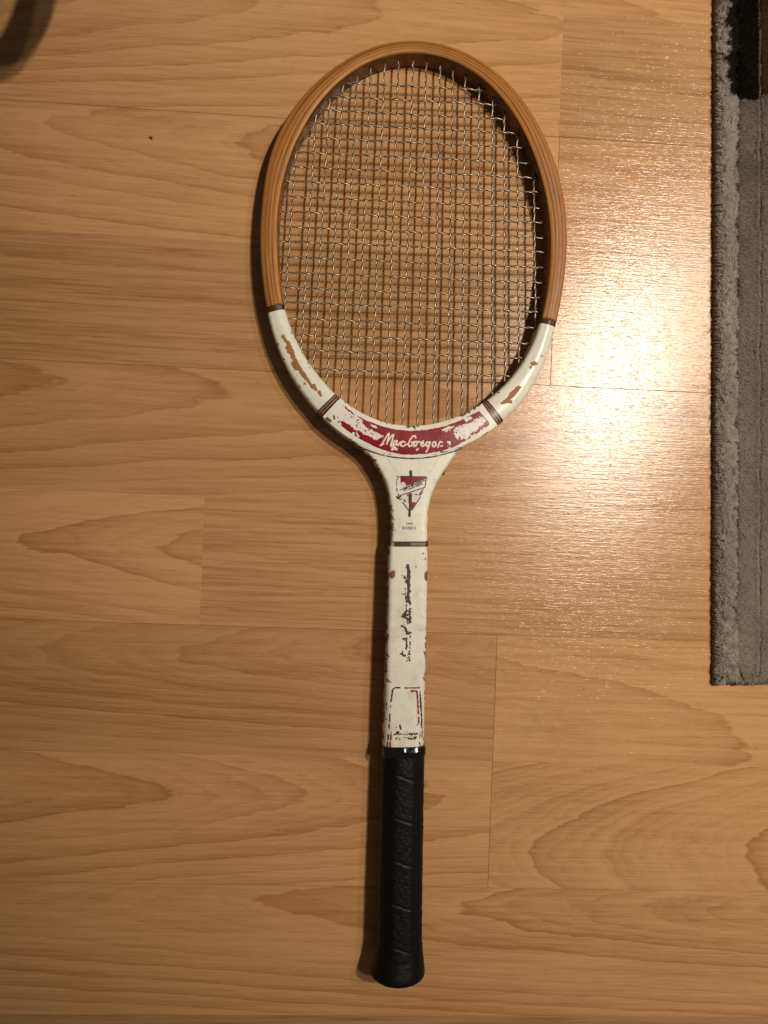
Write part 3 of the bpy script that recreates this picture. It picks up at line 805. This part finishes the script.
gr_rows = [(751, 381.6, 425.2, 0.0142), (792, 380.6, 424.4, 0.0146), (845, 379.3, 423.6, 0.0150), (898, 377.9, 422.8, 0.0153), (950, 376.9, 422.4, 0.0156), (964, 375.9, 422.8, 0.0160)]
handle_part('grip', gr_rows, M_LEATHER, 0.45, 300, None, wrap_disp, label='black perforated leather wrap')
handle_part('grip_collar', [(747.4, 382.3, 424.6, 0.0134), (748.2, 381.5, 425.2, 0.0142), (753, 381.0, 425.6, 0.0149), (757.4, 381.0, 425.5, 0.01485), (758.4, 381.4, 425.1, 0.0143)], M_COLLAR, 0.3, 160, None,
            lambda ax, a: (vnoise(ax * 1000 + 0 * a, a * 15.5 + 0 * ax, 0.16, 2, 50) - 0.5) * 0.0007, square=True, label='glossy black rubber collar')
handle_part('butt_cap', [(955, 376.2, 422.6, 0.0157), (965, 375.0, 423.2, 0.0164), (974, 372.8, 424.0, 0.0174), (981, 370.9, 424.6, 0.0181), (985, 370.5, 425.0, 0.0183), (987.4, 371.8, 424.2, 0.0177), (988.4, 376.0, 421.0, 0.0152)], M_LEATHER, 0.35, 120, None,
            lambda ax, a: (vnoise(ax * 1000 + 0 * a, a * 15.5 + 0 * ax, 0.2, 3, 61) - 0.5) * 0.0006, ex=7, label='flared black butt cap')

# ------------------------------------------------------------------ strings: twisted wire, woven
MAINS_X = [290, 308.5, 321.5, 335, 349, 363.5, 378, 392.5, 408, 422, 437, 450.3, 463.5, 478.3, 492.3, 504.5, 518, 534.5]
CROSS_Y = [86.3, 100.3, 114.4, 128, 142.5, 157.5, 172, 186.5, 202, 217, 232, 246.5, 262, 277.5, 292.5, 307, 323, 339, 354, 372.5]


def line_world(p, q):
    P = at(np.array([p[0], q[0]]), np.array([p[1], q[1]]), zmid(np.array([p[1], q[1]])))[:, :2]
    return P[0], P[1]


def clip_to_ring(P, Qp):
    d = Qp - P; L = np.linalg.norm(d); d /= L
    t = np.linspace(-0.15, L + 0.15, 4000)
    X = P[None, :] + t[:, None] * d
    rel = X - C0; th = np.arctan2(rel[:, 1], rel[:, 0]); r = np.hypot(rel[:, 0], rel[:, 1])
    ins = r < np.interp(th, T_, RI) + 0.003
    tt = t[ins]
    return P + d * tt.min(), P + d * tt.max()


mains, crosses = [], []
for x in MAINS_X:
    k = -0.030 + (x - 408) * 0.00034
    mains.append(clip_to_ring(*line_world((x + k * (80 - 235), 80), (x + k * (420 - 235), 420))))
for j, y in enumerate(CROSS_Y):
    k = 0.052 - 0.0008 * j
    crosses.append(clip_to_ring(*line_world((270, y + k * (270 - 410)), (550, y + k * (550 - 410)))))


def meet(a, b):
    (p, q), (r, s) = a, b
    A = np.stack([q - p, -(s - r)], 1)
    t = np.linalg.solve(A, r - p)
    return t if (0 < t[0] < 1 and 0 < t[1] < 1) else None


def build_string(ab, knots, phase, name):
    P, Qp = ab; d = Qp - P; L = np.linalg.norm(d); d /= L; n2 = np.array([-d[1], d[0]])
    n = int(L / 0.00075)
    s = np.linspace(0, L, n)
    kn = sorted(knots)
    zs = np.zeros(n)
    if kn:
        ks = np.array([k for k, _ in kn]) * L; kz = np.array([z for _, z in kn])
        x = np.concatenate([[0], ks, [L]]); y = np.concatenate([[0], kz, [0]])
        i = np.clip(np.searchsorted(x, s) - 1, 0, len(x) - 2); f = np.clip((s - x[i]) / (x[i + 1] - x[i]), 0, 1)
        f = (1 - np.cos(f * math.pi)) / 2
        zs = y[i] * (1 - f) + y[i + 1] * f
    cen = P[None, :] + s[:, None] * d
    zc = zmid(v_of_y(cen[:, 1])) + zs
    tw = 2 * math.pi * s / 0.0145 + phase
    allV, allF, mi = [], [], []; base = 0
    for kind, r_off, r_t, ph, sides in ((0, 0.00038, 0.00038, 0, 6), (0, 0.00038, 0.00038, math.pi, 6), (1, 0.00052, 0.00030, math.pi / 2, 5), (1, 0.00052, 0.00030, -math.pi / 2, 5)):
        ox = np.cos(tw + ph) * r_off; oz = np.sin(tw + ph) * r_off
        b = np.arange(sides) * 2 * math.pi / sides
        X = cen[:, None, :] + ((ox[:, None] + np.cos(b) * r_t)[..., None]) * n2
        Zz = zc[:, None] + oz[:, None] + np.sin(b) * r_t
        V = np.concatenate([X, Zz[..., None]], 2).reshape(-1, 3)
        i, j = np.meshgrid(np.arange(n - 1), np.arange(sides), indexing='ij'); j2 = (j + 1) % sides
        Q = np.stack([i * sides + j, i * sides + j2, (i + 1) * sides + j2, (i + 1) * sides + j], -1).reshape(-1, 4) + base
        allV.append(V); allF.append(Q); mi.append(np.full(len(Q), kind)); base += len(V)
    return mesh_obj(name, np.concatenate(allV), np.concatenate(allF).tolist(), [M_STRING, M_STRING_D], racket, mat_index=np.concatenate(mi))


kn_m = [[] for _ in mains]; kn_c = [[] for _ in crosses]
for i, a in enumerate(mains):
    for j, b in enumerate(crosses):
        t = meet(a, b)
        if t is None: continue
        s = 1 if (i + j) % 2 else -1
        kn_m[i].append((t[0], 0.00048 * s)); kn_c[j].append((t[1], -0.00048 * s))
for i, a in enumerate(mains): build_string(a, kn_m[i], i * 1.9, 'main_string')
for j, b in enumerate(crosses): build_string(b, kn_c[j], j * 2.3, 'cross_string')

# small dark splinter sticking out beside the throat
p = at(443, 472.5, 0.010)
sv = [p + np.array(d) * 0.001 for d in ((-2.2, -1.8, -1.5), (1.6, -2.0, -1.2), (1.5, 3.2, -0.8), (-2.4, 0.2, -1), (-2.0, -1.6, 1.6), (1.3, -1.7, 1.1), (1.4, 2.8, 0.9), (-2.2, 0.2, 1.5))]
mesh_obj('paint_flake', sv, [(0, 3, 2, 1), (4, 5, 6, 7), (0, 1, 5, 4), (1, 2, 6, 5), (2, 3, 7, 6), (3, 0, 4, 7)], M_DARK, racket, smooth=False)
#NEXT
# ------------------------------------------------------------------ rug
RUG0 = at(714.8, 684, 0.004); RUG0[2] = 0
rug = empty('plush_rug', tuple(RUG0)); rug['origin'] = [float(a) for a in RUG0]
tag(rug, 'grey plush rug with carved grooves and dark blocks, edge stitched in dark thread', 'rug')
_t = at(716, 0, 0.004) - RUG0; _t[2] = 0
RY = _t / np.linalg.norm(_t); RX = np.array([RY[1], -RY[0], 0])     # up along the edge, across the rug
RUG_W, RUG_L = 0.26, 0.72


def rug_xy(u, v):
    p = at(u, v, 0.008) - RUG0
    return p @ RX * 1000, p @ RY * 1000


g1 = 15.5; g2 = float(rug_xy(761, 300)[0]); g3 = 72.0; g4 = 105.0       # carved grooves, mm from the edge
y_dark = float(rug_xy(745, 98)[1]); y_brown = float(rug_xy(765, 92)[1])


def rug_height(x, y):
    """Pile height in mm at x, y (mm from the left and bottom edges)."""
    wob = lambda s: (vnoise(y, 0 * y + s, 0.09, 3, s) - 0.5) * 5.0
    wob2 = lambda s: (vnoise(y, 0 * y + s, 0.12, 3, s) - 0.5) * 2.2
    h = 7.2 + 1.3 * (vnoise(x, y, 0.10, 3, 3) - 0.5)
    ridge = np.clip(1 - np.abs(x - 7.5) / 8.0, 0, 1)
    h = h + 2.6 * np.sqrt(ridge) * (0.55 + 0.9 * vnoise(x, y, 0.30, 3, 5))
    for g, s, dep, wd in ((g1, 61, 3.4, 1.5), (g2, 62, 2.6, 0.85), (g3, 63, 2.8, 0.9), (g4, 64, 2.8, 0.9)):
        low = np.clip((22 - y) / 22, 0, 1) ** 2
        cen = g + (wob(s) if g == g1 else wob2(s)) + (8 * low if g == g1 else -3 * low)
        h = h - dep * np.exp(-((x - cen) / wd) ** 2) * (0.6 + 0.8 * vnoise(x, y, 0.15, 2, s + 1))
        h = h + 0.9 * np.exp(-((x - cen + 2.2) / 1.6) ** 2)
    bot = 7.5 + (vnoise(x, 0 * x, 0.12, 2, 9) - 0.5) * 4
    h = h - 2.6 * np.exp(-((y - bot) / 1.4) ** 2) * (x > g1 + 2)
    edge = np.minimum(np.minimum(x, y), RUG_L * 1000 - y)
    h = h * np.clip(0.35 + 0.65 * np.sqrt(np.clip(edge / 4.5, 0, 1)), 0, 1)
    return np.clip(h, 2.2, 14)


def rug_colour(x, y):
    base = np.array([0.33, 0.285, 0.235]); c = np.tile(base, (len(x), 1))
    ridge = x < g1 - 0.5 + (vnoise(x, y, 0.2, 2, 7) - 0.5) * 4
    c[ridge] = np.array([0.40, 0.36, 0.305])
    c = c * (0.72 + 0.50 * vnoise(x, y, 0.035, 3, 21))[:, None]
    nz = (vnoise(x, y, 0.25, 3, 22) - 0.5) * 5
    dl = 6.8 + (vnoise(x, y, 0.18, 3, 23) - 0.5) * 5
    dark = (x > dl) & (x < g2 - 1.6) & (y > y_dark + nz + 0.012 * (x - 22) ** 2)
    c[dark] = np.array([0.013, 0.0085, 0.005])
    br = (x > g2 + 0.2) & (x < g3) & (y > y_brown + nz * 0.4)
    c[br] = np.array([0.105, 0.060, 0.026])
    dark2 = (x > g3 + 1) & (x < g4) & (y > y_dark - 90 + nz)
    c[dark2] = np.array([0.014, 0.010, 0.007])
    return c


def fibre_material():
    t = NT('plush_pile')
    a = t.n('ShaderNodeVertexColor', layer_name='paint')
    return t.out(Base_Color=a.outputs[0], Roughness=0.7, Specular_IOR_Level=0.12)


M_PILE = fibre_material()
M_BACK = simple('rug_backing', (0.05, 0.038, 0.027), 0.9, nscale=800)
M_THREAD = simple('binding_thread', (0.15, 0.125, 0.105), 0.75, nscale=1500)

# backing: a slab that carries the pile, its top following the carved relief a little lower
nx, ny = 90, 240
gx = np.concatenate([np.linspace(0, 45, 60), np.linspace(45, RUG_W * 1000, 31)[1:]]); gy = np.linspace(0, RUG_L * 1000, ny); nx = len(gx)
X, Y = np.meshgrid(gx, gy, indexing='ij'); x, y = X.ravel(), Y.ravel()
hz = np.maximum(rug_height(x, y) - 3.6, 1.6)
top_ = RUG0 + (x[:, None] * RX + y[:, None] * RY) / 1000 + np.stack([0 * x, 0 * x, hz / 1000], 1)
bot_ = RUG0 + (x[:, None] * RX + y[:, None] * RY) / 1000 + np.array([0, 0, 0.0003])
i, j = np.meshgrid(np.arange(nx - 1), np.arange(ny - 1), indexing='ij'); idx = lambda a, b: a * ny + b
Qt = np.stack([idx(i, j), idx(i + 1, j), idx(i + 1, j + 1), idx(i, j + 1)], -1).reshape(-1, 4)
N = nx * ny
rim = [idx(a, 0) for a in range(nx)] + [idx(nx - 1, b) for b in range(1, ny)] + [idx(a, ny - 1) for a in range(nx - 2, -1, -1)] + [idx(0, b) for b in range(ny - 2, 0, -1)]
side = [(rim[(k + 1) % len(rim)], rim[k], N + rim[k], N + rim[(k + 1) % len(rim)]) for k in range(len(rim))]
under = [tuple(N + r for r in (rim[0], rim[nx + ny - 2 + nx - 1], rim[nx + ny - 2], rim[nx - 1]))]
mesh_obj('backing', np.concatenate([top_, bot_]), Qt.tolist() + [tuple(int(a) for a in s) for s in side] + under, M_BACK, rug)


def fibres(x, y, width, length, name):
    n = len(x)
    h = rug_height(x, y)
    ridge = (x < g1 - 1)
    flow = vnoise(x, y, 0.05, 2, 31) * 1.6 - 1.9                      # brushed direction of the field
    ang = np.where(ridge, vnoise(x, y, 0.22, 2, 33) * 9 - 3 + rng.normal(0, 0.5, n), flow + rng.normal(0, 0.35, n))
    lean = np.where(ridge, rng.uniform(0.7, 1.6, n), rng.uniform(0.45, 0.95, n)) * length
    edge_out = np.clip((4 - x) / 4, 0, 1)
    dx = np.cos(ang) * lean - edge_out * 0.8; dy = np.sin(ang) * lean
    z0 = np.maximum(h - 4.2, 1.2); z1 = h - 0.9; z2 = h + rng.normal(0, 0.25, n)
    w = width * rng.uniform(0.7, 1.3, n)
    px, py = -np.sin(ang + rng.normal(0, 0.6, n)) * w / 2, np.cos(ang) * w / 2
    pts = np.empty((n, 5, 3))
    for k, (f, z, s) in enumerate(((0, z0, 1), (0, z0, -1), (0.45, z1, -1), (0.45, z1, 1), (1.0, z2, 0))):
        pts[:, k, 0] = x + dx * f + px * s; pts[:, k, 1] = y + dy * f + py * s; pts[:, k, 2] = z
    P = (pts[..., 0:1] * RX + pts[..., 1:2] * RY + pts[..., 2:3] * np.array([0, 0, 1.0])) / 1000 + RUG0
    c = rug_colour(x, y) * rng.uniform(0.7, 1.3, n)[:, None]
    C = np.repeat(np.concatenate([c, np.ones((n, 1))], 1)[:, None, :], 5, 1)
    b = np.arange(n) * 5
    me = bpy.data.meshes.new(name)
    V = (P.reshape(-1, 3) - np.array(rug['origin'])).astype(np.float32)
    me.vertices.add(n * 5); me.vertices.foreach_set('co', V.ravel())
    loops = np.stack([b, b + 1, b + 2, b + 3, b + 3, b + 2, b + 4], 1).ravel().astype(np.int32)
    me.loops.add(n * 7); me.loops.foreach_set('vertex_index', loops)
    st = np.stack([np.arange(n) * 7, np.arange(n) * 7 + 4], 1).ravel().astype(np.int32)
    me.polygons.add(n * 2); me.polygons.foreach_set('loop_start', st)
    me.update(calc_edges=True); me.validate()
    me.materials.append(M_PILE)
    a = me.color_attributes.new('paint', 'FLOAT_COLOR', 'POINT'); a.data.foreach_set('color', C.astype(np.float32).ravel())
    o = bpy.data.objects.new(name, me); COL.objects.link(o); o.parent = rug; o['kind'] = 'stuff'
    return o


n1 = 190000
fx = np.concatenate([rng.uniform(1.9, 52, n1), rng.uniform(52, RUG_W * 1000, 90000)])
fy = np.concatenate([rng.uniform(1.0, 540, n1), rng.uniform(1.0, RUG_L * 1000, 90000)])
extra = 40000
fx = np.concatenate([fx, rng.uniform(1.9, 52, extra)]); fy = np.concatenate([fy, rng.uniform(540, RUG_L * 1000, extra)])
wd = np.where((fx < 52) & (fy < 545), 0.34, 0.62)
fibres(fx, fy, wd, 2.6, 'pile')

# overcast stitches round the left and bottom edges
def stitches(origin, along, across, length, name):
    n = int(length / 0.0017); Vs, Fs = [], []
    prof_xy = [(3.9, 6.2), (3.0, 6.6), (1.7, 6.0), (0.4, 4.8), (-0.5, 3.1), (-0.4, 1.4), (0.4, 0.55)]
    for k in range(n):
        y0 = (k + 0.5) * 0.0017 + rng.normal(0, 0.00025); sh = rng.normal(0, 0.25); r = 0.00085 * rng.uniform(0.85, 1.2)
        path = np.array([origin + along * (y0 + 0.0011 * (m / 6 - 0.5)) + across * (a + sh * (m < 6)) / 1000 + np.array([0, 0, z / 1000]) for m, (a, z) in enumerate(prof_xy)])
        b = len(Vs) * 1
        base = sum(len(q) for q in Vs)
        for m in range(len(path)):
            tg = path[min(m + 1, len(path) - 1)] - path[max(m - 1, 0)]; tg /= np.linalg.norm(tg)
            s1 = along - tg * (along @ tg); s1 /= np.linalg.norm(s1); s2 = np.cross(tg, s1)
            Vs.append(np.array([path[m] + (s1 * math.cos(t) + s2 * math.sin(t) * 0.7) * r for t in np.linspace(0, 2 * math.pi, 7)[:-1]]))
        for m in range(len(path) - 1):
            for t in range(6):
                Fs.append((base + m * 6 + t, base + m * 6 + (t + 1) % 6, base + (m + 1) * 6 + (t + 1) % 6, base + (m + 1) * 6 + t))
    o = mesh_obj(name, np.concatenate(Vs), Fs, M_THREAD, rug); o['kind'] = 'stuff'
    return o


stitches(RUG0, RY, RX, RUG_L, 'edge_stitching')
stitches(RUG0, RX, RY, RUG_W, 'edge_stitching')

# ------------------------------------------------------------------ crumb
p = at(151, 138, 0.0)
cv = [p + np.array(d) * 0.001 for d in ((-2.0, 0.0, 0.1), (1.2, -1.9, 0.1), (0.9, 1.6, 0.1), (-0.2, 0.1, 1.5), (1.0, -0.4, 1.2), (-1.0, 0.6, 0.9))]
o = mesh_obj('crumb', cv, [(0, 2, 1), (0, 1, 3), (1, 4, 3), (1, 2, 4), (2, 3, 4), (2, 5, 3), (0, 5, 2), (0, 3, 5)], simple('crumb', (0.10, 0.045, 0.014), 0.8), smooth=False)
tag(o, 'tiny dark brown crumb lying alone on the laminate', 'crumb')

# ------------------------------------------------------------------ unseen bent tube, added to cast the curved shadow in the floor corner
def shadow_tube():
    B = np.mean([np.array(b[0]) * b[1] for b in BULBS], axis=0) / np.mean([b[1] for b in BULBS])
    path = []
    for (u, v, z) in ((-10, 64, 0.088), (6, 55, 0.088), (18, 40, 0.088), (27, 22, 0.089), (33, 2, 0.090), (37, -24, 0.093), (40, -70, 0.10), (40, -140, 0.11)):
        g = at(u, v, 0.0)
        f = z / B[2]
        path.append(g + (B - g) * f)
    path = [path[0] + np.array([-0.34, -0.02, 0.0125 - path[0][2]]), path[0] + np.array([-0.20, -0.02, -0.045]), path[0] + np.array([-0.07, -0.004, -0.006])] + path + [path[-1] + np.array([-0.02, 0.30, 0.34])]
    path = np.array(path)
    t = np.linspace(0, len(path) - 1, 120); out = []
    for a in t:                                             # Catmull-Rom through the points
        i = min(int(a), len(path) - 2); f = a - i
        p0, p1, p2, p3 = (path[max(0, min(len(path) - 1, i + d))] for d in (-1, 0, 1, 2))
        out.append(0.5 * ((2 * p1) + (-p0 + p2) * f + (2 * p0 - 5 * p1 + 4 * p2 - p3) * f ** 2 + (-p0 + 3 * p1 - 3 * p2 + p3) * f ** 3))
    out = np.array(out); V = []
    for m in range(len(out)):
        tg = out[min(m + 1, len(out) - 1)] - out[max(m - 1, 0)]; tg /= np.linalg.norm(tg)
        s1 = np.cross(tg, [0, 0, 1]); s1 /= np.linalg.norm(s1); s2 = np.cross(s1, tg)
        V += [out[m] + (s1 * math.cos(a) + s2 * math.sin(a)) * 0.0122 for a in np.linspace(0, 2 * math.pi, 15)[:-1]]
    n = len(out)
    Fs = [(m * 14 + k, m * 14 + (k + 1) % 14, (m + 1) * 14 + (k + 1) % 14, (m + 1) * 14 + k) for m in range(n - 1) for k in range(14)]
    Fs += [tuple(range(14))[::-1], tuple(range((n - 1) * 14, n * 14))]
    o = mesh_obj('shadow_tube', V, Fs, simple('black_lacquer', (0.02, 0.016, 0.014), 0.4))
    tag(o, 'unseen black bent tube added to cast the curved corner shadow', 'chair tube')


shadow_tube()
